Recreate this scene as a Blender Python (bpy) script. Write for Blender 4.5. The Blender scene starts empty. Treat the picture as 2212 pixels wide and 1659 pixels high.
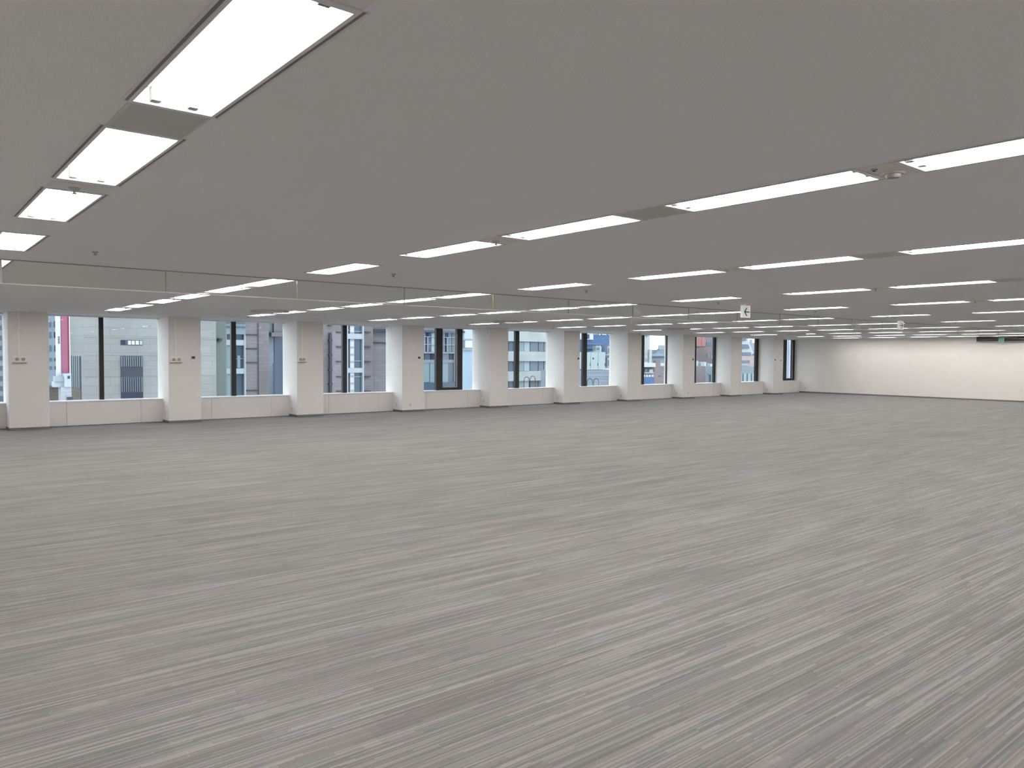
import bpy, math, random
from mathutils import Vector, Matrix

# ------------------------------------------------------------------ camera, sky, exposure
SC = bpy.context.scene
COL = SC.collection
FPX, IW, IH = 1662.526, 2212.0, 1659.0
CAM_H = 1.775
YAW, PITCH, ROLL = 0.68374, -0.03682, 0.00655
_fw = Vector((math.sin(YAW)*math.cos(PITCH), math.cos(YAW)*math.cos(PITCH), math.sin(PITCH)))
_r0 = Vector((math.cos(YAW), -math.sin(YAW), 0.0))
_u0 = _r0.cross(_fw)
_rt = _r0*math.cos(ROLL) + _u0*math.sin(ROLL)
_up = _u0*math.cos(ROLL) - _r0*math.sin(ROLL)
cam_data = bpy.data.cameras.new('camera')
cam_data.sensor_fit = 'HORIZONTAL'
cam_data.sensor_width = 36.0
cam_data.lens = FPX/IW*36.0
cam_data.clip_start = 0.05
cam_data.clip_end = 1000.0
cam = bpy.data.objects.new('camera', cam_data)
COL.objects.link(cam)
m = Matrix((_rt, _up, -_fw)).transposed().to_4x4()
m.translation = Vector((0, 0, CAM_H))
cam.matrix_world = m
SC.camera = cam

world = bpy.data.worlds.new('overcast_sky')
SC.world = world
world.use_nodes = True
bg = world.node_tree.nodes['Background']
bg.inputs['Color'].default_value = (0.86, 0.935, 1.0, 1)
bg.inputs['Strength'].default_value = 3.7

SC.view_settings.view_transform = 'Standard'
SC.view_settings.look = 'None'
SC.view_settings.gamma = 1.0
SC.view_settings.use_curve_mapping = False
SC.view_settings.exposure = 0.0
SC.cycles.max_bounces = 10
SC.cycles.diffuse_bounces = 6
SC.cycles.glossy_bounces = 4
SC.cycles.transparent_max_bounces = 16
SC.cycles.caustics_reflective = False
SC.cycles.caustics_refractive = False
TUBE_POWER = 44.0


def ray(px, py):
    return _fw + _rt*((px-IW/2)/FPX) - _up*((py-IH/2)/FPX)


def at(px, py, Y):
    d = ray(px, py)
    return d*(Y/d.y) + Vector((0, 0, CAM_H))


# ------------------------------------------------------------------ helpers
def tag(o, label=None, cat=None, group=None, kind=None):
    if label: o['label'] = label
    if cat: o['category'] = cat
    if group: o['group'] = group
    if kind: o['kind'] = kind
    return o


def empty(name, loc=(0, 0, 0)):
    o = bpy.data.objects.new(name, None)
    o.empty_display_size = 0.1
    COL.objects.link(o)
    o.location = loc
    return o


class MB:
    """collects shapes, then links them as one mesh object"""
    def __init__(s):
        s.v, s.f = [], []

    def box(s, x0, x1, y0, y1, z0, z1):
        n = len(s.v)
        s.v += [(x0, y0, z0), (x1, y0, z0), (x1, y1, z0), (x0, y1, z0),
                (x0, y0, z1), (x1, y0, z1), (x1, y1, z1), (x0, y1, z1)]
        for f in ((3, 2, 1, 0), (4, 5, 6, 7), (0, 1, 5, 4), (1, 2, 6, 5), (2, 3, 7, 6), (3, 0, 4, 7)):
            s.f.append([n+i for i in f])
        return s

    def quad(s, *pts):
        n = len(s.v)
        s.v += [tuple(p) for p in pts]
        s.f.append(list(range(n, n+len(pts))))
        return s

    def lathe(s, prof, seg=20, c=(0, 0, 0), axis='z'):
        n = len(s.v)
        for r, z in prof:
            for k in range(seg):
                a = 2*math.pi*k/seg
                x, y = r*math.cos(a), r*math.sin(a)
                p = (x, y, z) if axis == 'z' else ((x, z, y) if axis == 'y' else (z, x, y))
                s.v.append((p[0]+c[0], p[1]+c[1], p[2]+c[2]))
        for i in range(len(prof)-1):
            for k in range(seg):
                k2 = (k+1) % seg
                s.f.append([n+i*seg+k, n+i*seg+k2, n+(i+1)*seg+k2, n+(i+1)*seg+k])
        s.f.append([n+k for k in range(seg)][::-1])
        s.f.append([n+(len(prof)-1)*seg+k for k in range(seg)])
        return s

    def tube(s, pts, r, seg=8):
        pts = [Vector(p) for p in pts]
        n = len(s.v)
        for i, p in enumerate(pts):
            t = (pts[min(i+1, len(pts)-1)] - pts[max(i-1, 0)]).normalized()
            a = t.cross(Vector((0, 0, 1)))
            if a.length < 1e-3: a = t.cross(Vector((0, 1, 0)))
            a.normalize(); b = t.cross(a)
            for k in range(seg):
                w = 2*math.pi*k/seg
                s.v.append(tuple(p + a*(r*math.cos(w)) + b*(r*math.sin(w))))
        for i in range(len(pts)-1):
            for k in range(seg):
                k2 = (k+1) % seg
                s.f.append([n+i*seg+k, n+i*seg+k2, n+(i+1)*seg+k2, n+(i+1)*seg+k])
        s.f.append([n+k for k in range(seg)][::-1])
        s.f.append([n+(len(pts)-1)*seg+k for k in range(seg)])
        return s

    def prism(s, poly, y0, y1):
        """poly: (x, z) outline, extruded along y"""
        n, k = len(s.v), len(poly)
        s.v += [(x, y0, z) for x, z in poly] + [(x, y1, z) for x, z in poly]
        s.f.append([n+i for i in range(k)])
        s.f.append([n+k+i for i in range(k)][::-1])
        for i in range(k):
            j = (i+1) % k
            s.f.append([n+j, n+i, n+k+i, n+k+j])
        return s

    def mesh(s, name, mat):
        me = bpy.data.meshes.new(name)
        me.from_pydata(s.v, [], s.f)
        me.update()
        if mat: me.materials.append(mat)
        return me

    def build(s, name, mat, parent=None, bevel=0.0, smooth=False):
        me = s.mesh(name, mat)
        o = bpy.data.objects.new(name, me)
        COL.objects.link(o)
        if parent: o.parent = parent
        if smooth:
            for p in me.polygons: p.use_smooth = True
        if bevel:
            b = o.modifiers.new('bevel', 'BEVEL'); b.width = bevel; b.segments = 2; b.limit_method = 'ANGLE'
        return o


def bx(name, mat, parent, x0, x1, y0, y1, z0, z1, bevel=0.0):
    return MB().box(x0, x1, y0, y1, z0, z1).build(name, mat, parent, bevel)


def copy_tree(o, parent=None):
    c = o.copy()
    COL.objects.link(c)
    c.parent = parent
    for ch in o.children: copy_tree(ch, c)
    return c


ORD = ['zeroth', 'first', 'second', 'third', 'fourth', 'fifth', 'sixth', 'seventh', 'eighth', 'ninth', 'tenth', 'eleventh', 'twelfth', 'thirteenth']


# ------------------------------------------------------------------ materials
def mat(name, col, rough=0.6, metal=0.0, spec=0.3, noise=0.0, scale=8.0, bump=0.0, stretch=(1, 1, 1)):
    M = bpy.data.materials.new(name)
    M.use_nodes = True
    N, L = M.node_tree.nodes, M.node_tree.links
    b = N['Principled BSDF']
    b.inputs['Base Color'].default_value = (*col, 1)
    b.inputs['Roughness'].default_value = rough
    b.inputs['Metallic'].default_value = metal
    b.inputs['Specular IOR Level'].default_value = spec
    if noise or bump:
        tc = N.new('ShaderNodeTexCoord'); mp = N.new('ShaderNodeMapping')
        mp.inputs['Scale'].default_value = stretch
        nz = N.new('ShaderNodeTexNoise')
        nz.inputs['Scale'].default_value = scale
        nz.inputs['Detail'].default_value = 4
        L.new(tc.outputs['Object'], mp.inputs[0]); L.new(mp.outputs[0], nz.inputs['Vector'])
        if noise:
            r = N.new('ShaderNodeMapRange')
            r.inputs['From Min'].default_value = 0.3; r.inputs['From Max'].default_value = 0.7
            r.inputs['To Min'].default_value = 1-noise; r.inputs['To Max'].default_value = 1+noise
            mx = N.new('ShaderNodeVectorMath'); mx.operation = 'SCALE'
            mx.inputs[0].default_value = col
            L.new(nz.outputs['Fac'], r.inputs['Value']); L.new(r.outputs[0], mx.inputs['Scale'])
            L.new(mx.outputs[0], b.inputs['Base Color'])
        if bump:
            bp = N.new('ShaderNodeBump'); bp.inputs['Strength'].default_value = bump; bp.inputs['Distance'].default_value = 0.01
            L.new(nz.outputs['Fac'], bp.inputs['Height']); L.new(bp.outputs[0], b.inputs['Normal'])
    return M


def glass_mat(name, tint, ior=1.5, rough=0.0):
    M = bpy.data.materials.new(name)
    M.use_nodes = True
    N, L = M.node_tree.nodes, M.node_tree.links
    N.remove(N['Principled BSDF'])
    out = N['Material Output']
    tr = N.new('ShaderNodeBsdfTransparent'); tr.inputs[0].default_value = (*tint, 1)
    gl = N.new('ShaderNodeBsdfGlossy'); gl.inputs['Roughness'].default_value = rough
    gl.inputs['Color'].default_value = (1, 1, 1, 1)
    fr = N.new('ShaderNodeFresnel')
    ge = N.new('ShaderNodeNewGeometry'); io = N.new('ShaderNodeMapRange')   # same reflectance on both faces of a pane
    io.inputs['To Min'].default_value = ior; io.inputs['To Max'].default_value = 1/ior
    L.new(ge.outputs['Backfacing'], io.inputs['Value']); L.new(io.outputs[0], fr.inputs[0])
    mx = N.new('ShaderNodeMixShader')
    L.new(fr.outputs[0], mx.inputs[0]); L.new(tr.outputs[0], mx.inputs[1]); L.new(gl.outputs[0], mx.inputs[2])
    L.new(mx.outputs[0], out.inputs[0])
    return M


def emit_mat(name, col, strength):
    M = bpy.data.materials.new(name)
    M.use_nodes = True
    b = M.node_tree.nodes['Principled BSDF']
    b.inputs['Base Color'].default_value = (*col, 1)
    b.inputs['Emission Color'].default_value = (*col, 1)
    b.inputs['Emission Strength'].default_value = strength
    return M


def carpet_mat():
    M = bpy.data.materials.new('striped_carpet')
    M.use_nodes = True
    N, L = M.node_tree.nodes, M.node_tree.links
    b = N['Principled BSDF']
    b.inputs['Roughness'].default_value = 0.95
    b.inputs['Specular IOR Level'].default_value = 0.08
    b.inputs['Sheen Weight'].default_value = 0.10
    b.inputs['Sheen Roughness'].default_value = 0.45
    tc = N.new('ShaderNodeTexCoord'); sp = N.new('ShaderNodeSeparateXYZ')
    L.new(tc.outputs['Object'], sp.inputs[0])

    def math_(op, a, c=None):
        n = N.new('ShaderNodeMath'); n.operation = op
        for i, v in enumerate((a, c)):
            if v is None: continue
            if isinstance(v, (int, float)): n.inputs[i].default_value = v
            else: L.new(v, n.inputs[i])
        return n.outputs[0]

    def streak(width, length, seed):
        row = math_('FLOOR', math_('DIVIDE', math_('ADD', sp.outputs['Y'], seed*0.37), width))
        wn = N.new('ShaderNodeTexWhiteNoise'); wn.noise_dimensions = '1D'
        L.new(row, wn.inputs['W'])
        seg = math_('FLOOR', math_('DIVIDE', math_('ADD', sp.outputs['X'], math_('MULTIPLY', wn.outputs['Value'], 11.3)), length))
        cv = N.new('ShaderNodeCombineXYZ')
        L.new(row, cv.inputs[0]); L.new(seg, cv.inputs[1]); cv.inputs[2].default_value = seed
        w2 = N.new('ShaderNodeTexWhiteNoise'); w2.noise_dimensions = '3D'
        L.new(cv.outputs[0], w2.inputs['Vector'])
        return w2
    fine = streak(0.0085, 0.9, 1.0)
    mid = streak(0.026, 0.8, 2.0)
    wide = streak(0.085, 1.0, 3.0)
    tile = streak(0.25, 1.0, 4.0)
    s = math_('ADD', math_('MULTIPLY', fine.outputs['Value'], 0.56), math_('MULTIPLY', mid.outputs['Value'], 0.22))
    s = math_('ADD', s, math_('MULTIPLY', wide.outputs['Value'], 0.12))
    s = math_('ADD', s, math_('MULTIPLY', tile.outputs['Value'], 0.10))
    nz = N.new('ShaderNodeTexNoise'); nz.inputs['Scale'].default_value = 260.0; nz.inputs['Detail'].default_value = 2
    L.new(tc.outputs['Object'], nz.inputs['Vector'])
    s = math_('ADD', s, math_('MULTIPLY', math_('SUBTRACT', nz.outputs['Fac'], 0.5), 0.42))
    rp = N.new('ShaderNodeValToRGB')
    e = rp.color_ramp.elements
    e[0].position = 0.16; e[0].color = (0.150, 0.143, 0.140, 1)
    e[1].position = 0.86; e[1].color = (0.300, 0.291, 0.285, 1)
    k = rp.color_ramp.elements.new(0.5); k.color = (0.205, 0.1965, 0.192, 1)
    L.new(s, rp.inputs[0])
    hs = N.new('ShaderNodeMixRGB'); hs.blend_type = 'MULTIPLY'; hs.inputs[0].default_value = 0.06
    L.new(rp.outputs[0], hs.inputs[1]); L.new(mid.outputs['Color'], hs.inputs[2])
    L.new(hs.outputs[0], b.inputs['Base Color'])
    bp = N.new('ShaderNodeBump'); bp.inputs['Strength'].default_value = 0.25; bp.inputs['Distance'].default_value = 0.004
    L.new(s, bp.inputs['Height']); L.new(bp.outputs[0], b.inputs['Normal'])
    return M


def ceiling_mat():
    M = mat('rockwool_ceiling', (0.80, 0.80, 0.81), 0.95, spec=0.05, noise=0.05, scale=140, bump=0.15)
    return M


def facade_mat(name, col, course=0.3, var=0.06, joint=0.86):
    col = tuple(c*EXT for c in col)
    """concrete / tile cladding: faint horizontal courses"""
    M = bpy.data.materials.new(name)
    M.use_nodes = True
    N, L = M.node_tree.nodes, M.node_tree.links
    b = N['Principled BSDF']; b.inputs['Roughness'].default_value = 0.8; b.inputs['Specular IOR Level'].default_value = 0.2
    tc = N.new('ShaderNodeTexCoord'); mp = N.new('ShaderNodeMapping')
    mp.inputs['Rotation'].default_value = (math.radians(90), 0, 0)
    L.new(tc.outputs['Object'], mp.inputs[0])
    br = N.new('ShaderNodeTexBrick')
    br.inputs['Scale'].default_value = 1.0
    br.inputs['Brick Width'].default_value = course*3
    br.inputs['Row Height'].default_value = course
    br.inputs['Mortar Size'].default_value = 0.02
    br.inputs['Color1'].default_value = (*[c*(1-var) for c in col], 1)
    br.inputs['Color2'].default_value = (*[c*(1+var) for c in col], 1)
    br.inputs['Mortar'].default_value = (*[c*joint for c in col], 1)
    L.new(mp.outputs[0], br.inputs['Vector'])
    nz = N.new('ShaderNodeTexNoise'); nz.inputs['Scale'].default_value = 0.35; nz.inputs['Detail'].default_value = 5
    L.new(tc.outputs['Object'], nz.inputs['Vector'])
    r = N.new('ShaderNodeMapRange'); r.inputs['From Min'].default_value = .3; r.inputs['From Max'].default_value = .7
    r.inputs['To Min'].default_value = .88; r.inputs['To Max'].default_value = 1.08
    L.new(nz.outputs['Fac'], r.inputs['Value'])
    mx = N.new('ShaderNodeVectorMath'); mx.operation = 'SCALE'
    L.new(br.outputs['Color'], mx.inputs[0]); L.new(r.outputs[0], mx.inputs['Scale'])
    L.new(mx.outputs[0], b.inputs['Base Color'])
    return M


EXT = 0.49     # darkens all exterior colours evenly, to offset the strong sky
M = {}
M['carpet'] = carpet_mat()
M['ceiling'] = ceiling_mat()
M['wall'] = mat('wall_paint', (0.835, 0.80, 0.765), 0.75, spec=0.2, noise=0.015, scale=3)
M['spandrel'] = mat('spandrel_paint', (0.84, 0.805, 0.77), 0.6, spec=0.25, noise=0.015, scale=3)
M['sill'] = mat('sill_white', (0.82, 0.82, 0.83), 0.35, spec=0.5)
M['base'] = mat('baseboard_grey', (0.16, 0.155, 0.152), 0.6)
M['frame'] = mat('window_frame_dark', (0.018, 0.014, 0.016), 0.45, spec=0.4)
M['wglass'] = glass_mat('window_glass', (0.92, 0.945, 0.95), 1.14)
M['sglass'] = glass_mat('smoke_barrier_glass', (0.965, 0.97, 0.96), 1.28)
M['rail'] = mat('rail_grey', (0.36, 0.35, 0.34), 0.5)
M['edge'] = mat('edge_channel', (0.88, 0.86, 0.80), 0.35, spec=0.5)
M['joint'] = mat('joint_grey', (0.36, 0.35, 0.34), 0.5)
M['joint_o'] = mat('joint_ochre', (0.62, 0.45, 0.16), 0.5)
M['joint_l'] = mat('joint_pale', (0.75, 0.72, 0.66), 0.5)
M['trim'] = mat('fixture_trim', (0.70, 0.69, 0.68), 0.45)
M['slot'] = mat('air_slot_dark', (0.24, 0.235, 0.235), 0.7)
M['refl'] = mat('reflector_white', (0.88, 0.88, 0.88), 0.35, spec=0.4)
M['holder'] = mat('lamp_holder_grey', (0.17, 0.17, 0.17), 0.5)
M['tube'] = emit_mat('fluorescent_tube', (1.0, 0.985, 0.96), TUBE_POWER)
M['grille'] = mat('grille_grey', (0.58, 0.58, 0.57), 0.5)
M['plate'] = mat('plate_white', (0.72, 0.71, 0.685), 0.6)
M['dark'] = mat('device_dark', (0.06, 0.058, 0.058), 0.5)
M['brass'] = mat('sprinkler_metal', (0.50, 0.48, 0.45), 0.5)
M['plastic'] = mat('plastic_ivory', (0.88, 0.86, 0.82), 0.5)
M['device'] = mat('device_beige', (0.42, 0.37, 0.33), 0.5)
M['sign'] = emit_mat('sign_white', (0.92, 0.88, 0.86), 0.32)
M['green'] = mat('sign_green', (0.01, 0.26, 0.22), 0.5)
M['asphalt'] = mat('asphalt', (0.12, 0.12, 0.125), 0.9, noise=.2, scale=.5)

# ------------------------------------------------------------------ the room
H = 2.70
YP, YS, YG = 20.61, 21.16, 21.50        # pier fronts, spandrel fronts, glass
X0, BAY, PW = 2.154, 3.4182, 0.793      # first pier, spacing, width
XF = 36.15                              # far wall
XB, YB = -1.5, -1.0                     # unseen walls behind the camera, set close to bounce light
ROWS = [0.86, 3.851, 6.95, 10.25, 13.6, 17.1, 20.75, 24.35, 27.95, 31.55, 34.7]
LY = [1.10, 2.50, 4.11, 5.625, 7.67, 9.81, 11.29, 13.03, 14.55, 16.33, 18.0]
LL, LW = 1.17, 0.28
HX, HY = 0.150, LL/2+0.012              # half hole in the ceiling

tag(MB().box(XB, XF, YB, YG+.1, -0.12, 0.0).build('floor', M['carpet']), 'grey striped carpet floor of the empty office', kind='structure')

cm = MB()
xs = [XB]
for x in ROWS: xs += [x-HX, x+HX]
xs.append(XF)
for i in range(0, len(xs), 2):
    cm.quad((xs[i], YB, H), (xs[i], YG+.1, H), (xs[i+1], YG+.1, H), (xs[i+1], YB, H))
for x in ROWS:
    ys = [YB]
    for y in LY: ys += [y-HY, y+HY]
    ys.append(YG+.1)
    for i in range(0, len(ys), 2):
        cm.quad((x-HX, ys[i], H), (x-HX, ys[i+1], H), (x+HX, ys[i+1], H), (x+HX, ys[i], H))
tag(cm.build('ceiling', M['ceiling']), 'plain off-white office ceiling with openings for light fixtures', kind='structure')
# solid slab above the suspended ceiling
tag(bx('trim_1', M['asphalt'], None, XB-.1, XF+.1, YB-.1, YG+.25, H+.2, H+.4), 'concrete slab above the suspended ceiling', kind='structure')

tag(bx('wall_far', M['wall'], None, XF, XF+.15, YB, YG+.1, -.12, H+.2), 'plain off-white wall at the far end', kind='structure')
tag(bx('wall_back', M['wall'], None, XB-.15, XF+.15, YB-.15, YB, -.12, H+.2), 'off-white wall behind the photographer', kind='structure')
tag(bx('wall_right', M['wall'], None, XB-.15, XB, YB, YG+.1, -.12, H+.2), 'off-white wall beside the photographer', kind='structure')
tag(bx('baseboard_far', M['base'], None, XF-.008, XF, YB, YS, 0, .062), 'dark grey baseboard along the far wall', kind='structure')

# window wall: piers, low spandrels with joints, sills, windows
wl = tag(empty('wall_left', (0, YP, 0)), 'off-white window wall of piers and low spandrel panels', kind='structure')


def on_wall(o):
    o.parent = wl
    o.matrix_parent_inverse = Matrix.Translation((0, -YP, 0))
    return o


for i in range(-2, 10):
    x = X0 + i*BAY
    if x+PW < XB: continue
    pr = on_wall(MB().box(max(x, XB), x+PW, YP, YG+.12, 0, H).build('pier', M['wall'], None, 0.004))
    b = MB()
    b.box(max(x, XB)-.006, x+PW+.006, YP-.006, YP, 0, .062)
    b.box(x-.006, x, YP, YS, 0, .062).box(x+PW, x+PW+.006, YP, YS, 0, .062)
    b.build('baseboard', M['base'], pr)

WINS = {   # window number: dark upright members (x0, x1), sash pairs
    0: [(.62, .72)],
    1: [(4.155, 4.262)], 2: [(7.445, 7.578)], 3: [(10.82, 10.965)], 4: [],
    5: [(17.63, 17.81)], 6: [(21.03, 21.245)], 7: [(24.45, 24.60), (26.075, 26.16)],
    8: [(27.95, 28.08), (29.39, 29.49)], 9: [(31.4, 31.53), (32.70, 32.915)], 10: []}
SASH = {4: (14.215, 14.47, 15.06, 15.285), 10: (35.12, 35.40, 35.93, 36.14)}
WORD = ['leftmost partly cut off', 'leftmost full', 'second full', 'third full', 'fourth full', 'fifth full', 'sixth full', 'seventh full', 'eighth full', 'ninth full', 'narrow last']
for n in range(-1, 11):
    xl = max(X0 + (n-1)*BAY + PW, XB)
    xr = min(X0 + n*BAY, XF)
    # spandrel panels with open joints
    cuts = [xl, xl+.435, xr-.53, xr] if xr-xl > 2.3 else [xl, xr]
    for k in range(len(cuts)-1):
        on_wall(bx('spandrel_panel', M['spandrel'], None, cuts[k]+(.003 if k else 0), cuts[k+1]-(.003 if k < len(cuts)-2 else 0), YS, YG, .012, .575))
    on_wall(bx('plinth', M['base'], None, xl, xr, YS+.012, YG, 0, .012))
    if n < 0:
        on_wall(bx('spandrel_panel', M['spandrel'], None, xl, xr, YG, YG+.1, .575, H))
        continue
    w = tag(empty('window_%d' % (n+1), ((xl+xr)/2, YG, .6)), '%s office window with dark frame in the window wall' % WORD[n], kind='structure')

    def ow(o):
        o.parent = w
        o.matrix_parent_inverse = w.matrix_world.inverted() if False else Matrix.Translation(-w.location)
        return o
    ow(bx('sill', M['sill'], None, xl, xr, YS-.02, YG+.1, .575, .607, .006))
    ow(bx('head_trim', M['sill'], None, xl, xr, YG-.06, YG+.08, 2.665, H))
    up = WINS[n]
    edges = [xl] + [v for a in up for v in a] + [xr]
    if n in SASH: edges = [xl, SASH[n][0], SASH[n][3], xr]
    for k in range(0, len(edges), 2):
        if edges[k+1]-edges[k] > .02:
            p0, p1 = edges[k], edges[k+1]
            ow(MB().box(p0, p1, YG-.004, YG+.004, .607, 2.665).build('pane', M['wglass']))
    for a, c in up:
        ow(bx('mullion', M['frame'], None, a, c, YG-.05, YG+.05, .607, 2.665))
    if n in SASH:
        a, c, d, e = SASH[n]
        sz = .607
        bot = .69 if n == 4 else .71
        s = ow(MB().box(a, c, YG-.06, YG+.05, sz, 2.665).box(d, e, YG-.06, YG+.05, sz, 2.665).box(c, d, YG-.06, YG+.05, sz, bot).build('sash_frame', M['frame']))
        ow(MB().box(c, d, YG-.004, YG+.004, bot, 2.665).build('pane', M['wglass']))
        g = MB().box(d-.022, d, YG-.07, YG-.055, bot, 2.5).box(c, d, YG-.07, YG-.055, bot, bot+.018)
        ow(g.build('glazing_bead', M['joint'], None))
# outer skin of the building below and above the windows
tag(bx('trim_2', M['spandrel'], None, XB-.15, XF+.15, YG+.1, YG+.22, -3.0, .55), 'outer face of the building below the windows', kind='structure')
tag(bx('trim_3', M['spandrel'], None, XB-.15, XF+.15, YG+.1, YG+.22, H-.03, H+1.0), 'outer face of the building above the windows', kind='structure')

# ------------------------------------------------------------------ ceiling lights
def make_light():
    t = empty('ceiling_light', (0, 0, 0))
    hw, hl = LW/2, LL/2
    f = MB()
    f.box(-hw-.014, -hw, -hl-.03, hl+.03, -.005, .004).box(hw, hw+.014, -hl-.03, hl+.03, -.005, .004)
    f.box(-hw, hw, -hl-.03, -hl, -.005, .004).box(-hw, hw, hl, hl+.03, -.005, .004)
    f.box(-hw-.036, -hw-.027, -hl-.03, hl+.03, -.004, -.0002).box(hw+.027, hw+.036, -hl-.03, hl+.03, -.004, -.0002)
    f.build('trim_frame', M['trim'], t)
    for sx in (-1, 1):
        a, b = sorted((sx*(hw+.014), sx*(hw+.027)))
        bx('air_slot', M['slot'], t, a, b, -hl-.02, hl+.02, -.0015, -.0002)
    d = .055
    iw = .105
    r = MB()
    r.quad((-hw, -hl, .004), (-hw, hl, .004), (-iw, hl, d), (-iw, -hl, d))
    r.quad((hw, -hl, .004), (iw, -hl, d), (iw, hl, d), (hw, hl, .004))
    r.quad((-iw, -hl, d), (-iw, hl, d), (iw, hl, d), (iw, -hl, d))
    r.quad((-hw, -hl, .004), (-iw, -hl, d), (iw, -hl, d), (hw, -hl, .004))
    r.quad((-hw, hl, .004), (hw, hl, .004), (iw, hl, d), (-iw, hl, d))
    r.build('reflector', M['refl'], t)
    for sx in (-1, 1):
        tb = MB().lathe([(.016, -hl+.03), (.016, hl-.03)], 6, (sx*.066, 0, .020), 'y')
        tb.f = tb.f[:-2]          # ends sit inside the lamp holders
        tb = tb.build('tube', M['tube'], t)
        for sy in (-1, 1):
            h = MB()
            y0, y1 = sorted((sy*(hl-.002), sy*(hl-.034)))
            h.box(sx*.066-.017, sx*.066+.017, y0, y1, .005, .052)
            h.build('lamp_holder', M['holder'], t)
    return t


proto = make_light()
first = True
nly = len(LY)
for ri, x in enumerate(ROWS):
    for li, y in enumerate(LY):
        o = proto if first else copy_tree(proto)
        first = False
        o.location = (x, y, H)
        k = nly-li
        lab = 'recessed twin-tube ceiling light %s from the windows in the %s row from the left' % (ORD[k], ORD[ri+1])
        tag(o, lab, 'ceiling light', 'recessed fluorescent lights in ceiling rows')

# grilles, plates, sprinklers and detectors between the lights
def make_grille():
    t = empty('air_grille')
    a = (LY[2]-LY[1])/2 - LL/2 - .034
    f = MB().box(-.15, -.138, -a, a, -.005, -.0003).box(.138, .15, -a, a, -.005, -.0003).box(-.138, .138, -a, -a+.008, -.005, -.0003).box(-.138, .138, a-.008, a, -.005, -.0003)
    f.build('grille_frame', M['grille'], t)
    s = MB()
    n = 24
    for k in range(n):
        yy = -a+.012+(2*a-.024)*k/(n-1)
        s.quad((-.138, yy-.004, -.001), (.138, yy-.004, -.001), (.138, yy+.004, -.005), (-.138, yy+.004, -.005))
    tag(s.build('louvre_blades', M['grille'], t), kind='stuff')
    bx('backing', M['device'], t, -.138, .138, -a+.008, a-.008, -.0008, -.0003)
    return t


def make_sprinkler():
    t = empty('sprinkler_head')
    MB().lathe([(.0, -.001), (.030, -.001), (.028, -.006), (.016, -.014), (.0, -.014)], 16).build('escutcheon', M['brass'], t)
    MB().lathe([(.0, -.014), (.008, -.014), (.008, -.030), (.0, -.030)], 10).build('body', M['joint'], t)
    MB().lathe([(.0, -.030), (.016, -.031), (.017, -.034), (.0, -.035)], 14).build('deflector', M['device'], t)
    return t


gp = sp_ = pp = None
gpt = make_grille(); spt = make_sprinkler(); ppt = empty('ceiling_plate')
bx('plate', M['plate'], ppt, -.15, .15, -.105, .105, -.003, -.0003)
used = {}


def put(proto_, loc, label, cat, group):
    o = proto_ if proto_.name not in used else copy_tree(proto_)
    used[proto_.name] = 1
    o.location = loc
    return tag(o, label, cat, group)


for ri in range(1, 12):
    x = ROWS[ri-1]
    put(gpt, (x, (LY[1]+LY[2])/2, H), 'grey louvred air grille between lights in the %s row from the left' % ORD[ri], 'air grille', 'air grilles in the light rows')
    if ri <= 6:
        for g, nm in ((0, 'near end'), (2, 'middle')):
            y = (LY[g]+LY[g+1])/2
            o = put(ppt, (x, y, H), 'pale filler plate at the %s of the %s light row from the left' % (nm, ORD[ri]), 'ceiling plate', 'filler plates in light rows')
            if g == 0: o.scale = (1, .75, 1)
    for g, nm in ((2, 'middle'), (5, 'just past the glass barrier'), (7, 'halfway past the glass barrier'), (9, 'close to the windows')):
        y = (LY[g]+LY[g+1])/2 + .05
        put(spt, (x-.02, y, H-.003 if g == 2 and ri <= 6 else H), 'dark sprinkler head %s, %s light row from the left' % (nm, ORD[ri]), 'sprinkler', 'sprinkler heads')
    put(spt, (x+.02, LY[-1]+LL/2+.28, H), 'dark sprinkler head at the window end of the %s light row from the left' % ORD[ri], 'sprinkler', 'sprinkler heads')
for i, (x, y) in enumerate([(1.51, 7.9), (4.53, 7.72), (7.68, 7.78), (10.91, 7.9), (14.28, 8.05), (17.8, 8.1), (21.3, 8.15), (24.9, 8.2)]):
    put(spt, (x, y, H), 'dark sprinkler head right of the %s light row, before the glass barrier' % ORD[i+1], 'sprinkler', 'sprinkler heads')

sd = tag(empty('smoke_detector', (3.90, 1.80, H-.003)), 'round smoke detector on the plate in the second light row from the left', 'detector')
MB().lathe([(0, 0), (.058, 0), (.057, -.006), (.05, -.011), (0, -.011)], 24).build('base', M['grille'], sd)
MB().lathe([(0, -.011), (.036, -.011), (.036, -.020), (.028, -.027), (0, -.029)], 20).build('sensing_chamber', M['joint'], sd)
i1 = tag(empty('ceiling_indicator', (3.765, 1.83, H-.003)), 'tiny dark round indicator beside the smoke detector in the ceiling', 'indicator')
MB().lathe([(0, 0), (.016, 0), (.014, -.008), (0, -.008)], 14).build('bezel', M['joint'], i1)
MB().lathe([(0, -.008), (.008, -.008), (.006, -.012), (0, -.012)], 10).build('lens', M['dark'], i1)

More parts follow.
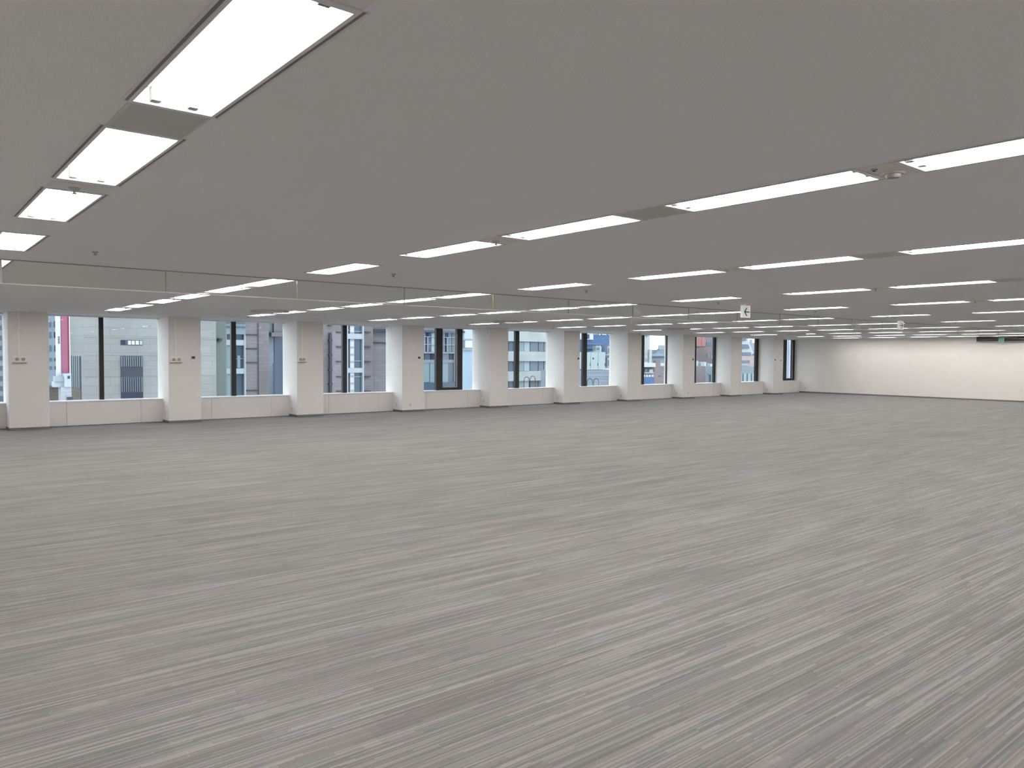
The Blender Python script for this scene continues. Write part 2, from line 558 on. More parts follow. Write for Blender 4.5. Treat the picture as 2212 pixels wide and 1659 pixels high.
# round air diffusers near the windows
for i, (x, y, r) in enumerate([(6.38, 16.0, .40), (12.95, 16.05, .40), (20.1, 16.1, .40), (27.3, 16.2, .40)]):
    t = tag(empty('air_diffuser', (x, y, H)), 'round ceiling air diffuser beside the %s light row from the left near the windows' % ORD[[3, 5, 7, 9][i]], 'air diffuser', 'round ceiling air diffusers')
    MB().lathe([(r-.03, -.0005), (r, -.0005), (r, -.03), (r-.03, -.026), (r-.03, -.0005)], 36).build('outer_ring', M['grille'], t, smooth=False)
    MB().lathe([(r*.55, -.004), (r*.8, -.004), (r*.72, -.022), (r*.55, -.022), (r*.55, -.004)], 32).build('inner_ring', M['plate'], t)
    MB().lathe([(0, -.004), (r*.45, -.004), (r*.35, -.026), (0, -.026)], 28).build('centre_cone', M['plate'], t)

# ------------------------------------------------------------------ hanging glass smoke barrier
YC, ZC = 9.148, 2.462
XE = XF-.29
sb = tag(empty('smoke_barrier', (0, YC, H)), 'frameless glass smoke barrier hanging from the ceiling across the room', 'smoke barrier')


def osb(o):
    o.parent = sb
    o.matrix_parent_inverse = Matrix.Translation((0, -YC, -H))
    return o


osb(bx('top_rail', M['rail'], None, XB, XE, YC-.010, YC+.010, H-.008, H-.0005))
osb(bx('bottom_channel', M['edge'], None, XB, XE, YC-.007, YC+.007, ZC-.008, ZC))
xj = [XB] + [.905+1.545*k for k in range(-3, 23)] + [XE]
xj = sorted(set(round(v, 3) for v in xj if XB <= v <= XE))
for k in range(len(xj)-1):
    osb(bx('pane', M['sglass'], None, xj[k]+.004, xj[k+1]-.004, YC-.003, YC+.003, ZC, H-.008))
    if k:
        jm = {.905: M['joint_l'], 7.085: M['joint_o']}.get(xj[k], M['joint'])
        wd = .012 if xj[k] == .905 else .007 if xj[k] == 7.085 else .0035
        j = osb(bx('joint_strip', jm, None, xj[k]-wd, xj[k]+wd, YC-.004, YC+.004, ZC, H-.008))

# ------------------------------------------------------------------ exit signs
def exit_sign(loc, w, h, d, arrow, label, stem=.02):
    t = tag(empty('exit_sign', loc), label, 'exit sign')
    bx('case', M['sign'], t, -w/2, w/2, -d/2, d/2, -stem-h, -stem, .008)
    bx('mount', M['plate'], t, -.03, .03, -.02, .02, -stem, -.0005)
    s = -1 if arrow == 'left' else 1
    cz = -stem-h*.53
    a = w*.36
    y0, y1 = -d/2-.002, -d/2-.0002
    g = MB()
    g.prism([(s*a, cz), (s*.04*w, cz+.34*h), (-s*.10*w, cz+.34*h), (s*a-s*.17*w, cz)][::1], y0, y1)
    g.prism([(s*a, cz), (s*.04*w, cz-.34*h), (-s*.10*w, cz-.34*h), (s*a-s*.17*w, cz)], y0, y1)
    g.box(min(-s*a, s*a*.7), max(-s*a, s*a*.7), y0, y1, cz-.05*h, cz+.05*h)
    g.build('arrow', M['green'], t)
    return t


exit_sign((11.70, 7.90, H), .23, .215, .05, 'left', 'white hanging guide sign with a green arrow pointing left')
exit_sign((19.25, 8.62, H), .24, .21, .05, 'right', 'smaller distant white hanging guide sign with a green arrow pointing right')
bh = tag(empty('shutter_housing', (XF, 11, H)), 'dark metal shutter housing along the top of the far wall at right', 'shutter housing')
MB().box(-.26, -.001, -12.5, 1.9, -.20, -.001).build('case', M['dark'], bh)
bx('guide_lip', M['joint'], bh, -.27, -.001, -12.5, 1.9, -.215, -.20)
es = tag(empty('exit_lamp', (XF-.29, 11.95, H-.07)), 'small green exit lamp on the shutter housing of the far wall', 'exit sign')
bx('case', M['plate'], es, -.02, .018, -.10, .10, -.20, 0)
bx('face', emit_mat('exit_green', (.12, .34, .26), .12), es, -.024, -.0203, -.09, .09, -.19, -.01)

# ------------------------------------------------------------------ devices on piers
def conduit_box(x0, x1, z0, z1, xc, label, lab2):
    t = tag(empty('switch_box', ((x0+x1)/2, YP, z0)), label, 'switch box')
    w = (x1-x0)/2
    bx('back_plate', M['plastic'], t, -w-.03, w+.03, -.02, -.0005, -.01, z1-z0+.03, .004)
    bx('tray', M['device'], t, -w-.04, w+.02, -.06, -.0005, -.03, -.012)
    for s in (-1, 1):
        MB().lathe([(0, -.045), (.038, -.045), (.038, -.02), (0, -.02)], 16, (s*w*.55, 0, (z1-z0)*.55), 'y').build('dial', M['device'], t)
    c = tag(empty('conduit', (xc, YP, z1+.04)), lab2, 'conduit')
    bx('cover', M['plastic'], c, -.026, .026, -.022, -.0005, 0, H-z1-.042, .004)
    for zz in (.25, .6):
        bx('clip', M['plastic'], c, -.03, .03, -.025, -.022, zz, zz+.02)


conduit_box(2.27, 2.49, 1.56, 1.67, 2.365, 'ivory switch box with two round dials on the leftmost pier', 'ivory surface conduit down the leftmost pier')
conduit_box(5.64, 5.87, 1.56, 1.67, 5.735, 'ivory switch box on the second pier beside a thermostat', 'ivory surface conduit down the second pier')
conduit_box(9.04, 9.23, 1.57, 1.68, 9.128, 'ivory switch box on the third pier from the left', 'ivory surface conduit down the third pier from the left')


def thermostat(x, z, label):
    t = tag(empty('thermostat', (x, YP, z)), label, 'thermostat', 'thermostats on the piers')
    bx('case', M['plastic'], t, -.06, .06, -.022, -.0005, -.09, .06, .006)
    bx('display', M['dark'], t, -.042, .042, -.024, -.022, -.02, .045)


for x, z, n in ((6.17, 1.66, 'second'), (13.01, 1.68, 'fourth'), (19.95, 1.667, 'sixth'), (26.73, 1.653, 'eighth'), (32.99, 1.64, 'tenth')):
    thermostat(x, z, 'small thermostat with dark display on the %s pier from the left' % n)
t = tag(empty('switch_box', (33.5, YP, 1.6)), 'small switch box at the edge of the last pier before the narrow window', 'switch box')
bx('back_plate', M['plastic'], t, -.1, .08, -.02, -.0005, -.06, .08, .004)
bx('switch', M['device'], t, -.09, .07, -.035, -.02, 0, .05)


def outlet(loc, rot, label):
    t = tag(empty('wall_outlet', loc), label, 'outlet', 'wall outlets near the floor')
    t.rotation_euler.z = rot
    bx('plate', M['plastic'], t, -.036, .036, -.009, -.0005, -.06, .06, .002)
    for zz in (-.026, .026):
        bx('socket', M['device'], t, -.02, .02, -.011, -.009, zz-.016, zz+.016)


for i in range(1, 10):
    outlet((X0+i*BAY, 20.93, .222), -math.pi/2, 'outlet low on the side face of the %s pier from the left' % ORD[i+1])
outlet((XF, 20.85, .222), -math.pi/2, 'outlet low on the far wall in the window corner')
outlet((12.705, YP, .225), 0, 'outlet low on the front face of the fourth pier from the left')
outlet((26.455, YP, .235), 0, 'outlet low on the front face of the eighth pier from the left')

# ------------------------------------------------------------------ outside
tag(bx('ground', M['asphalt'], None, -200, 500, YG+.3, 500, -18.4, -18.0), 'grey city ground far below the windows', kind='structure')


class Bld:
    """a building whose facade lies in the plane y = Y; rectangles are given by their extent on that plane"""
    def __init__(s, name, label, px, Y, cat='building'):
        s.Y = Y
        c = at(px, 775, Y)
        s.o = tag(empty(name, (c.x, Y, -18)), label, cat)

    def rect(s, x0, y0, x1, y1, dy=0.0):
        Y = s.Y+dy
        xm = (x0+x1)/2
        return at(x0, 775, Y).x, at(x1, 775, Y).x, at(xm, y1, Y).z, at(xm, y0, Y).z

    def part(s, name, m, x0, y0, x1, y1, front=0.0, depth=.3, parent=None, zlo=None, zhi=None):
        a, b, lo, hi = s.rect(x0, y0, x1, y1, front)
        if zlo is not None: lo = zlo
        if zhi is not None: hi = zhi
        return s.raw(name, m, MB().box(a, b, s.Y+front, s.Y+front+depth, lo, hi), parent)

    def raw(s, name, m, mb, parent=None):
        o = mb.build(name, m)
        p = parent or s.o
        o.parent = p
        if parent is None: o.matrix_parent_inverse = Matrix.Translation(-s.o.location)
        return o


F = {}
def fm(k, col, **kw):
    F[k] = facade_mat('facade_'+k, col, **kw)
def pm(k, col, r=.5):
    F[k] = mat('ext_'+k, tuple(c*EXT for c in col), r)
fm('lav', (.62, .63, .72), course=.6)
fm('paleblue', (.52, .62, .74), course=.6)
fm('grey', (.445, .455, .45), course=.45, var=.04)
fm('greyside', (.47, .50, .50), course=.45, var=.04)
fm('mauve', (.335, .30, .315), course=.25, var=.08)
fm('mauve2', (.40, .365, .40), course=.25)
fm('brown', (.22, .185, .165), course=.2)
fm('white', (.80, .83, .83), course=.9, var=.015, joint=.96)
fm('lightblue', (.50, .66, .80), course=.9, var=.02, joint=.95)
fm('blue', (.155, .28, .51), course=.5, var=.04)
fm('salmon', (.72, .36, .32), course=.5)
fm('brick', (.42, .35, .36), course=.22)
fm('greyblue', (.42, .50, .58), course=.5)
fm('pink', (.74, .58, .58), course=.6)
pm('winblue', (.15, .20, .30), .15)
pm('windark', (.05, .06, .11), .2)
pm('winpale', (.40, .52, .58), .2)
pm('winbright', (.58, .72, .78), .3)
pm('wingrey', (.27, .33, .40), .2)
pm('glassblue', (.12, .18, .24), .12)
pm('cyan', (.38, .53, .58), .25)
pm('whitemetal', (.62, .70, .78))
pm('whitesign', (.88, .88, .92))
pm('red', (.44, .15, .24))
pm('red_shade', (.36, .07, .13))
pm('darksteel', (.07, .08, .11))
pm('slat', (.11, .12, .145))
pm('slatlight', (.26, .30, .36))
pm('greenish', (.24, .28, .27))
pm('mint', (.62, .73, .74))
pm('acgrey', (.50, .54, .60))
pm('letter', (.80, .86, .95))
pm('navy', (.05, .11, .28))

# far lavender block and pale blue block
b = Bld('apartment_block', 'far lavender block with square windows seen in the cut-off leftmost window', -30, 75)
b.part('wall', F['lav'], -120, 500, 9, 900, 0, 6, zlo=-18, zhi=32)
for c in range(-3, 1):
    for r in range(9):
        y = 681 + r*21.9
        b.part('window', F['wingrey'], c*16-5, y, c*16+4.5, y+10, -.04, .06)
b = Bld('apartment_block', 'pale blue block behind the red and white vertical sign', 95, 70)
b.part('wall', F['paleblue'], 55, 500, 150, 900, 0, 6, zlo=-18, zhi=32)
for r, y in enumerate((694, 717, 746, 773, 791)):
    for c, (xa, xb) in enumerate(((80, 90), (96, 102), (107, 111.5), (117.5, 122.5))):
        b.part('window', F['windark'] if (r, c) == (1, 3) else F['winblue'] if c % 2 else F['wingrey'], xa, y, xb, y+(13 if r < 3 else 7), -.04, .06)

# sign pylon
b = Bld('vertical_sign', 'narrow white vertical sign board left of the red one', 127, 40, 'sign')
w = b.part('panel', F['whitesign'], 122.5, 600, 132.0, 812.4, 0, .25, zhi=8)
for k in range(6):
    y = 727+k*2.7
    b.part('lettering', F['darksteel'], 125.6 + .3*(k % 2), y, 129.6, y+1.7, -.012, .011)
b = Bld('vertical_sign', 'tall red vertical sign box next to the grey building', 142, 40, 'sign')
b.part('face_panel', F['red'], 133.0, 600, 146.5, 806, -.05, .6, zhi=8)
b.part('side_panel', F['red_shade'], 146.5, 600, 150.5, 806, .05, .5, zhi=8)  # shading on the sign's side, put into a darker red
b = Bld('rooftop_equipment', 'white rooftop cabinets below the red vertical sign', 135, 39.6, 'equipment')
b.part('cabinet', F['acgrey'], 118, 813, 137, 824, 0, .5)
b.part('duct', F['whitemetal'], 115, 824, 138, 836, .1, .5)
b.part('cabinet', F['whitemetal'], 138.5, 807.2, 153.5, 836, -.15, .6)
b.part('fan_opening', F['darksteel'], 145.5, 812, 150.5, 818, -.17, .02)
b.part('column', F['lav'], 131, 836, 153.5, 880, -.05, .7, zlo=-18)
b.part('valve', F['darksteel'], 145, 858, 156, 868, -.5, .3)
b = Bld('low_building', 'brown low building roof edge below the rooftop cabinets', 130, 41, 'building')
b.part('wall', F['brown'], 70, 835, 152, 900, 0, 2, zlo=-18)
b.part('parapet', F['brown'], 66, 834, 152, 838, -.08, .5)

# grey concrete building
GY = 46
b = Bld('concrete_building', 'large grey concrete building with a tall slatted opening across the street', 330, GY)
xa = at(182, 775, GY).x
xr = at(467, 775, GY).x
d = ray(151.5, 775)
y2 = xa*d.y/d.x
b.raw('wall', F['grey'], MB().box(xa, xr, GY, y2, -18, 26))
b.part('end_wall', F['greenish'], 466.8, 600, 489, 900, 2.5, 1.0, zlo=-18, zhi=26)
b.part('wall_lamp', F['darksteel'], 473, 731, 480, 737, 2.2, .3)
s = b.part('strip_window', F['slat'], 261, 734.5, 308, 745.5, -.03, .05)
for k, (p, q, mm) in enumerate(((262, 271, 'windark'), (273, 275, 'winblue'), (277, 283.5, 'whitesign'), (285, 291.5, 'whitesign'), (293.5, 300.5, 'whitesign'), (302.5, 307.5, 'winbright'))):
    b.part('pane', F[mm], p, 736 if k > 1 else 735, q, 744.5, -.045, .015, s)
s = b.part('slatted_opening', F['slat'], 260.5, 769, 308.5, 866, -.03, .05)
b.part('panel', F['darksteel'], 261, 792, 308, 812, -.05, .02, s)
for k in range(10):
    x = 262.2+k*4.75
    b.part('slat', F['slatlight'], x, 770.5, x+2.3, 792, -.10, .06, s)
    b.part('slat', F['slatlight'], x, 815, x+1.7, 846, -.10, .06, s)
b.part('panel', F['windark'], 261, 848, 308, 866, -.05, .02, s)
for y in (731, 768, 812):
    b.part('joint_line', F['greenish'], 184, y, 466, y+.8, -.004, .01)


def side_rect(x0, x1):   # y extent on the side face x = xa
    d0, d1 = ray(x0, 775), ray(x1, 775)
    return sorted((xa*d0.y/d0.x, xa*d1.y/d1.x))


ya, yb = side_rect(153.5, 175)
zt, zm, zl = at(168, 769, 48.5).z, at(168, 836, 48.5).z, -2.2
s = b.raw('side_window', F['glassblue'], MB().box(xa-.03, xa+.05, ya, yb, zm, zt))
for k in range(5):
    yy = ya+(yb-ya)*(k+.5)/5
    b.raw('slat', F['slatlight'], MB().box(xa-.07, xa-.03, yy-.12, yy+.12, zm, zt), s)
b.raw('side_panel', F['brown'], MB().box(xa-.04, xa+.05, ya, yb, zl, zm))

# tiled building with stair towers (seen in the second and third full windows)
TY = 56
b = Bld('tiled_building', 'mauve tiled building with glazed stair towers beyond the second and third windows', 660, TY)
b.part('wall', F['mauve2'], 531, 500, 581, 900, 0, 4, zlo=-18, zhi=30)
b.part('wall', F['mauve'], 559, 500, 580, 900, -.15, .14, zlo=-18, zhi=30)
b.part('recess_wall', F['greyblue'], 580, 500, 642, 900, 1.2, 3, zlo=-18, zhi=30)
b.part('recess_glazing', F['winblue'], 593, 722, 640, 900, 1.1, .1, zlo=-18)
b.part('canopy', F['mauve'], 587, 718.5, 612, 727, .4, .8)
b.part('upper_panel', F['mauve2'], 592, 600, 640, 719, .9, .3, zhi=30)
b.part('downpipe', F['slatlight'], 590.5, 786, 592, 900, .9, .1, zlo=-18)
b.part('wall', F['mauve'], 638, 500, 752, 900, 0, 4, zlo=-18, zhi=30)
b.part('wall_step', F['mauve2'], 717, 717, 752, 900, -.06, .05, zlo=-18)
p = b.part('downpipe', F['darksteel'], 712.3, 719, 716.2, 900, -.3, .2, zlo=-18)
for y in (700, 733, 765, 797, 828):
    b.part('bracket', F['darksteel'], 711.5, y, 718.5, y+4, -.31, .28, p)
b.part('wall', F['mauve'], 787, 500, 806, 900, 0, 4, zlo=-18, zhi=30)
b.part('recess_wall', F['mauve2'], 806, 500, 876, 900, .8, 3, zlo=-18, zhi=30)
b.part('canopy', F['darksteel'], 807, 711, 850, 717.5, .2, .7)
b.part('ledge', F['darksteel'], 808, 739.5, 850, 741.5, .6, .3)
for y in (722, 752, 782, 842):
    b.part('ledge', F['darksteel'], 532, y, 556, y+2.6, -.06, .2)
for y in (716.5, 748, 780, 812.5, 844):
    b.part('ledge', F['darksteel'], 728, y, 740, y+2, -.2, .2)
    b.part('ledge', F['darksteel'], 788.5, y, 801, y+2, -.2, .2)


def tower(x0, x1, bands, pitch_lo, centre=None):
    b.part('stair_glazing', F['glassblue'], x0, 500, x1, 900, .1, 1.5, zlo=-18, zhi=30)
    b.part('post', F['whitemetal'], x0, 500, x0+3.4, 900, -.15, .25, zlo=-18, zhi=30)
    b.part('post', F['whitemetal'], x1-3.2, 500, x1, 900, -.15, .25, zlo=-18, zhi=30)
    for y0, y1 in bands:
        b.part('spandrel_band', F['whitemetal'], x0, y0, x1, y1, -.12, .22)
    if centre:
        b.part('centre_column', F['whitesign'], centre[0], 500, centre[1], 900, -.02, .12, zlo=-18, zhi=30)
        for k in range(14):
            y = 686 + k*15.6
            b.part('column_joint', F['acgrey'], centre[0]-.3, y, centre[1]+.3, y+4, -.04, .02)


tower(486.5, 531, [(734, 746), (796, 807.5), (858, 869)], 0, None)
b.part('panel', F['cyan'], 490.5, 746, 499, 796, .02, .08); b.part('panel', F['cyan'], 490.5, 807, 499, 858, .02, .08)
b.part('transom', F['winpale'], 508, 774, 527, 775.5, .02, .08)
b.part('inner_pane', F['winpale'], 513, 768, 519, 795, .04, .06)
for y in (695, 704.5):
    b.part('canopy_band', F['winblue'], 479, y, 531, y+3, -.3, .3)
b.part('canopy_panel', F['greyblue'], 479, 600, 531, 722, -.22, .2, zhi=30)
tower(748.5, 786.5, [(721, 732.3), (794.8, 805.2), (868, 879)], 0, (756.5, 765))
for y in (715, 779, 813):
    b.part('transom', F['winpale'], 765, y, 783, y+1.5, .02, .08)

# blue glazed building in the window with the sash
b = Bld('glazed_building', 'blue glazed building with pale lower panels behind the dark window sash', 950, 54)
b.part('wall', F['greyblue'], 903, 500, 1000, 900, .3, 1.4, zlo=-18, zhi=28)
b.part('upper_wall', F['mauve2'], 903, 500, 1000, 714, 0, .3, zhi=28)
b.part('beam', F['winblue'], 903, 714, 1000, 718.5, -.1, .4)
for xa_, xb_, mm in ((905, 913, 'wingrey'), (915, 919, 'winpale'), (919.5, 924, 'windark'), (925.5, 931, 'winblue'), (932, 942, 'winbright'), (954, 961.5, 'wingrey'), (962.5, 966.3, 'windark'), (968, 975, 'wingrey'), (976, 985, 'slatlight')):
    b.part('window', F[mm], xa_, 719, xb_, 760.5, .2, .1)
for y in (727.5, 744):
    b.part('transom', F['whitemetal'], 905, y, 985, y+1.2, .1, .12)
b.part('post', F['whitemetal'], 966.3, 728, 967.6, 762, .05, .15); b.part('post', F['whitemetal'], 924, 728, 925.2, 762, .05, .15)
b.part('band', F['acgrey'], 903, 760.5, 985, 763.5, .05, .25)
for xa_, xb_, mm in ((905, 916, 'winblue'), (917.5, 929, 'winblue'), (930.5, 940, 'windark'), (954, 970, 'wingrey'), (971.5, 983, 'slat')):
    b.part('window', F[mm], xa_, 764, xb_, 777, .2, .1)
b.part('band', F['greyblue'], 903, 777, 985, 784, .1, .2)
for xa_, xb_, mm in ((905, 927.4, 'cyan'), (929, 948, 'cyan'), (951, 968.5, 'winpale'), (969, 983.5, 'slatlight')):
    b.part('panel', F[mm], xa_, 784, xb_, 826, .15, .15)
b.part('lower_band', F['winblue'], 903, 826, 985, 870, .0, .3)
b.part('corner_post', F['whitemetal'], 983.5, 762, 985.5, 832, -.05, .3)
b = Bld('light_blue_building', 'flat light blue wall with white sign boards on top', 1020, 50)
b.part('wall', F['lightblue'], 996, 757, 1056, 900, 0, .4, zlo=-18)
b.part('parapet', F['greyblue'], 996, 753, 1056, 757.5, -.1, .4)
b.part('sign_board', F['whitemetal'], 1002.5, 600, 1056, 732.5, 0, .3, zhi=7)
b.part('frame_rail', F['greyblue'], 999, 732.5, 1056, 734.5, -.05, .2)
b.part('lower_board', F['whitesign'], 1004.5, 735, 1020, 751, .05, .1)
b.part('frame_post', F['slatlight'], 1001.5, 735, 1003.5, 753, .0, .1)
b.part('bracket', F['darksteel'], 1000, 715.5, 1004.5, 719, -.15, .2)

# white strip-window office
b = Bld('white_office', 'white office building with horizontal bands of windows', 1150, 95)
b.part('core_wall', F['greyblue'], 1057, 500, 1262, 900, .5, 8, zlo=-18, zhi=40)
pan = ((1060, 1070, 'wingrey'), (1072, 1082, 'winpale'), (1084, 1097, 'wingrey'), (1099, 1107, 'winblue'), (1109.5, 1119.5, 'winpale'), (1121.2, 1131.5, 'winpale'), (1132.2, 1143.8, 'winbright'), (1145, 1162, 'wingrey'), (1163.5, 1174, 'wingrey'), (1175.8, 1187, 'winpale'), (1188.5, 1200, 'wingrey'), (1202, 1214, 'winpale'), (1216, 1230, 'wingrey'), (1232, 1246, 'winpale'), (1248, 1260, 'wingrey'))
for r, y in enumerate((696, 738.3, 780.3, 822.3)):
    b.part('white_band', F['white'], 1057, y-20.8, 1262, y, 0, .5)
    for k, (p, q, mm) in enumerate(pan):
        if k in (7, 8) and r == 3: mm = 'slatlight'
        b.part('window', F[mm], p, y+.3, q, y+20.8, .35, .12)
b.part('white_band', F['white'], 1057, 843.5, 1262, 900, 0, .5, zlo=-18)

# blue sign building with rooftop plant
b = Bld('blue_building', 'blue building wall carrying white lettering and a square white sign', 1290, 70)
b.part('wall', F['blue'], 1215, 500, 1345, 762, 1.0, 3, zhi=12)
b.part('lower_wall', F['greyblue'], 1215, 799.5, 1345, 900, -1.3, 4, zlo=-18)
b.part('mid_wall', F['winblue'], 1215, 745, 1345, 797, 1.2, 2)
s = b.part('square_sign', F['whitesign'], 1249, 712, 1281.3, 733.5, .7, .2)
b.part('emblem', F['navy'], 1258, 722, 1272.8, 731.5, .66, .03, s)
for k, (p, q, ya_, yb_) in enumerate(((1283.5, 1286, 718, 723), (1286, 1289.5, 716.5, 718), (1288.5, 1290, 718, 723.5), (1293.5, 1297, 717.5, 724), (1297.5, 1300, 719, 721), (1300, 1304.5, 717, 723.8), (1305, 1309.5, 720, 724), (1314, 1316.5, 718, 724), (1317, 1321, 717, 719.5), (1318, 1321, 721, 724.5))):
    b.part('lettering', F['letter'], p, ya_, q, yb_, .9, .09)
for y in (743, 752):
    b.part('pipe', F['acgrey'], 1266, y, 1300, y+1, .8, .15)
for y in (804.5, 813.5, 818.5):
    b.part('seam', F['slatlight'], 1230, y, 1345, y+.7, -1.32, .03)
b = Bld('rooftop_cubicle', 'mint white rooftop cubicle of four panels below the blue wall', 1283, 69, 'equipment')
b.o.location.z = at(1283, 797.5, 69).z
b.part('carcass', F['acgrey'], 1240, 761, 1307.5, 797, .1, .5)
for k, (p, q) in enumerate(((1241, 1258), (1258.7, 1275.6), (1276.4, 1291.8), (1292.6, 1307.5))):
    pn = b.part('panel', F['mint'], p, 760.5, q, 797.5, 0, .1)
    b.part('handle', F['darksteel'], q-.4, 784, q+.5, 790, -.04, .04, pn)
b.part('vent', F['darksteel'], 1280.3, 772.5, 1283, 776.5, -.02, .02)
for i, (p, q, ya_, yb_, nm) in enumerate(((1287, 1298.5, 746.5, 758.6, 'upper left air conditioner unit behind the mint white cubicle'), (1312, 1323, 747.5, 766, 'upper air conditioner unit at the right edge of the sixth full window'), (1312, 1323, 773, 793.5, 'lower air conditioner unit at the right edge of the sixth full window'))):
    u = Bld('air_conditioner', nm, (p+q)/2, 69.6, 'air conditioner')
    u.part('casing', F['acgrey'], p, ya_, q-2, yb_, 0, .6)
    u.part('side_panel', F['whitesign'], q-2.4, ya_+2, q, yb_, -.05, .6)
    u.part('top_cover', F['whitesign'], q-3.6, ya_-.3, q-1.6, ya_+3, -.05, .6)
    u.part('fan_grille', F['winblue'], p+2, ya_+5, q-4, yb_-3, -.03, .04)
    u.part('rack', F['whitemetal'], p-4, yb_, q+1, yb_+1.5, -.1, .8)

# roofs and towers in the seventh window
b = Bld('white_tower', 'white tower block against the bright sky in the seventh full window', 1396, 150)
b.part('wall', F['white'], 1365, 722, 1403.5, 790, 0, 3, zlo=-18)
b.part('wall_step', F['white'], 1403, 755, 1408, 790, -.5, .45, zlo=-18)
b.part('roof_house', F['greyblue'], 1396.5, 721.5, 1400.5, 726, -.5, .45)
b.part('upper_wall', F['white'], 1365, 600, 1392, 725, .5, 2.5, zhi=45)
for p, q, ya_, yb_ in ((1390.5, 1392.5, 762, 783), (1400, 1401.5, 761, 772), (1394, 1400, 774, 780)):
    b.part('window', F['winpale'], p, ya_, q, yb_, -.1, .15)
b = Bld('distant_roofs', 'pale blue-grey roofs with a curved pipe under the bright sky', 1425, 190, 'building')
b.part('wall', F['greyblue'], 1400, 755.5, 1460, 800, 0, 3, zlo=-18)
b.part('roof_band', F['lightblue'], 1405, 764, 1460, 769, -.6, .5)
b.part('roof_edge', F['slatlight'], 1405, 769.5, 1460, 771, -.8, .8)
b.part('roof_house', F['paleblue'], 1430, 746, 1460, 757, 1, 2)
b.part('roof_house', F['lav'], 1429, 747, 1432.5, 755, 0, .9)
q0, q1 = at(1410, 763, 189), at(1424, 756.5, 189)
b.raw('pipe', F['darksteel'], MB().tube([q0, q0.lerp(q1, .45)+Vector((0, 0, .15)), q0.lerp(q1, .8)+Vector((0, 0, .6)), q1], .12))
b = Bld('brown_building', 'mauve brown building with a square chimney in the seventh full window', 1426, 90)
b.part('wall', F['brick'], 1413.5, 791.5, 1470, 900, 0, 1.0, zlo=-18)
b.part('chimney', F['brick'], 1417, 778.5, 1426.8, 792, .2, .7)
b.part('roof_box', F['whitesign'], 1427, 784.5, 1435.5, 790.5, 1.2, .5)
b.part('vent', F['darksteel'], 1424, 811.5, 1428, 813, -.05, .06)
b = Bld('flat_roof_house', 'white flat roof house with stored units below it in the seventh full window', 1398, 88)
b.part('roof_slab', F['whitesign'], 1365, 784, 1416.5, 793, -.6, 5)
b.part('upper_wall', F['brown'], 1365, 793, 1414.5, 803.5, .2, 4)
b.part('window', F['winblue'], 1393, 797, 1401, 802.5, .1, .12)
b.part('lower_wall', F['slatlight'], 1365, 803, 1413.4, 815, .3, 3)
b.part('base_wall', F['blue'], 1365, 814.5, 1413.4, 900, -.2, 4, zlo=-18)
for k in range(4):
    b.part('unit', F['whitesign'], 1390+k*6, 809.5, 1394.4+k*6, 814.5, -.1, .5)
b.part('unit', F['mint'], 1403, 798, 1411, 806, -.1, .4)
b.part('unit', F['acgrey'], 1393, 803.3, 1413, 807, -.05, .3)

# eighth window
b = Bld('salmon_building', 'salmon and mauve building in the eighth full window', 1515, 110)
b.part('wall', F['brick'], 1478, 747.5, 1560, 792, 0, 3, zlo=-2)
b.part('salmon_panel', F['salmon'], 1480, 600, 1514.5, 748, -.3, 2, zhi=22)
b.part('salmon_panel', F['salmon'], 1515.2, 600, 1524, 748, -.2, 2, zhi=22)
b.part('upper_wall', F['mauve2'], 1524, 600, 1560, 748, 0, 2, zhi=22)
b.part('window', F['winblue'], 1525.5, 738.3, 1537, 747, -.1, .15)
b.part('window', F['wingrey'], 1528.5, 763.5, 1531.8, 772.5, -.1, .15)
b.part('panel', F['pink'], 1536.8, 768, 1541, 776, -.1, .15)
b = Bld('roof_terrace', 'flat roof crowded with white equipment in the eighth full window', 1520, 95)
b.part('left_wall', F['brick'], 1478, 791, 1523.8, 900, 0, 5, zlo=-18)
b.part('right_wall', F['wingrey'], 1523.8, 791.5, 1560, 900, .2, 1, zlo=-18)
for p, q, ya_, mm in ((1501, 1509, 779.5, 'mint'), (1510, 1513.5, 784, 'wingrey'), (1514, 1520, 782.5, 'whitemetal'), (1520.5, 1526, 782, 'whitesign'), (1528, 1533, 784.5, 'acgrey'), (1534, 1540.5, 786, 'whitesign')):
    b.part('roof_unit', F[mm], p, ya_, q, 791.5, .5, 1.2)
b.part('pipe', F['winpale'], 1532.5, 808, 1536, 809.2, -.1, .2)
b.part('pipe', F['winpale'], 1537.2, 808, 1538.8, 830, -.1, .2)

# ninth window
b = Bld('balcony_building', 'white and pink building with dark balcony strips in the ninth full window', 1612, 100)
Yb = 100
def poly(name, m, pts, front=0.0, depth=.5):
    pp_ = [at(px, py, Yb+front) for px, py in pts]
    return b.raw(name, m, MB().prism([(v.x, v.z) for v in pp_], Yb+front, Yb+front+depth))
poly('wall', F['white'], [(1570, 791), (1629.8, 791), (1629.8, 768), (1613, 725), (1570, 725)], 0, .9)
poly('pink_band', F['pink'], [(1570, 791.5), (1630.5, 791.5), (1630.5, 768.5), (1570, 768.5)], -.2, .19)
for ya_, yb_, xe0, xe1 in ((731, 735.8, 1611.5, 1613.5), (744, 752.8, 1616.2, 1619.5), (761, 768, 1622, 1623.8), (778.5, 784.5, 1620.5, 1619)):
    poly('balcony_opening', F['winblue'], [(1570, yb_), (xe1, yb_), (xe0, ya_), (1570, ya_)], -.3, .15)
poly('balcony_rail', F['lav'], [(1570, 790), (1616.5, 790), (1618, 785), (1570, 785)], -.35, .2)
poly('red_mark', F['red'], [(1627.5, 767.5), (1631.5, 767.5), (1631.5, 764), (1627.5, 764)], -.3, .1)
b = Bld('far_tower', 'pale slanted tower top against the sky in the ninth full window', 1626, 160)
b.part('wall', F['paleblue'], 1619, 741, 1660, 800, 0, 1.0, zlo=-18)
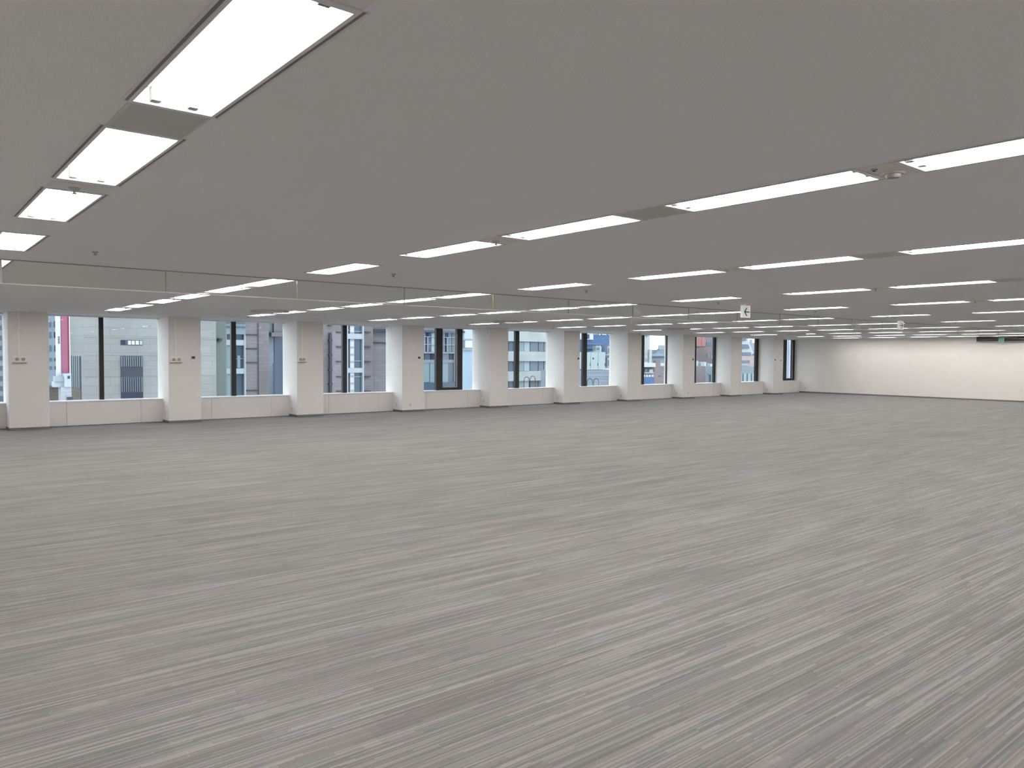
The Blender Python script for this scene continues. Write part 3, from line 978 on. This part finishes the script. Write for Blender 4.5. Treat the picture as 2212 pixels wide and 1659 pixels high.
b.part('mast_block', F['paleblue'], 1621, 733.5, 1624.5, 742, .2, .6)
b = Bld('grey_annex', 'grey annex with pale vertical bars in the ninth full window', 1612, 85)
b.part('wall', F['wingrey'], 1570, 791, 1665, 900, 0, .9, zlo=-18)
for k in range(8):
    b.part('bar', F['winpale'], 1598+k*9.2, 807, 1604+k*9.2, 860, -.2, .19)

# next-door wall in the narrow window
b = Bld('neighbour_wall', 'pale blue-white neighbouring wall seen in the narrow last window', 1712, 44)
b.part('wall', F['paleblue'], 1690, 500, 1790, 900, 0, .3, zlo=-18, zhi=20)
b.part('wall_strip', F['lav'], 1703.5, 500, 1720, 900, -.05, .05, zlo=-18, zhi=20)
for y in range(740, 830, 8):
    b.part('joint_line', F['acgrey'], 1691, y, 1760, y+.6, -.06, .01)

# thin ladder hoops just outside two windows
def hoop(px0, px1, ytop, label):
    Y = 22.3
    a, c = at(px0, 836, Y), at(px1, 836, Y)
    zt = at((px0+px1)/2, ytop, Y).z
    r = (c.x-a.x)/2
    o = tag(empty('ladder_hoop', ((a.x+c.x)/2, Y, .3)), label, 'ladder hoop', 'thin steel hoops outside the windows')
    pts = [(-r, 0, 0), (-r, 0, (zt-r-.3)*.6), (-r, 0, zt-r-.3)]
    pts += [(-r*math.cos(t), 0, zt-r-.3+r*math.sin(t)) for t in [math.pi*k/10 for k in range(1, 10)]]
    pts += [(r, 0, zt-r-.3), (r, 0, (zt-r-.3)*.6), (r, 0, 0)]
    MB().tube(pts, .012).build('rail', M['dark'], o)
    MB().box(-r-.012, -r+.03, -.03, .03, -.006, .012).box(r-.03, r+.012, -.03, .03, -.006, .012).build('foot_plates', M['joint'], o)


tag(bx('trim_4', M['spandrel'], None, 16, 24, YG+.22, YG+1.0, .20, .294), 'narrow outside ledge below two windows', kind='structure')
hoop(1132, 1142.8, 814, 'left thin steel hoop outside the fifth full window')
hoop(1144.8, 1156, 812.3, 'right thin steel hoop outside the fifth full window')
hoop(1268, 1279.8, 817.5, 'left thin steel hoop outside the sixth full window')
hoop(1282, 1293, 817.5, 'right thin steel hoop outside the sixth full window')
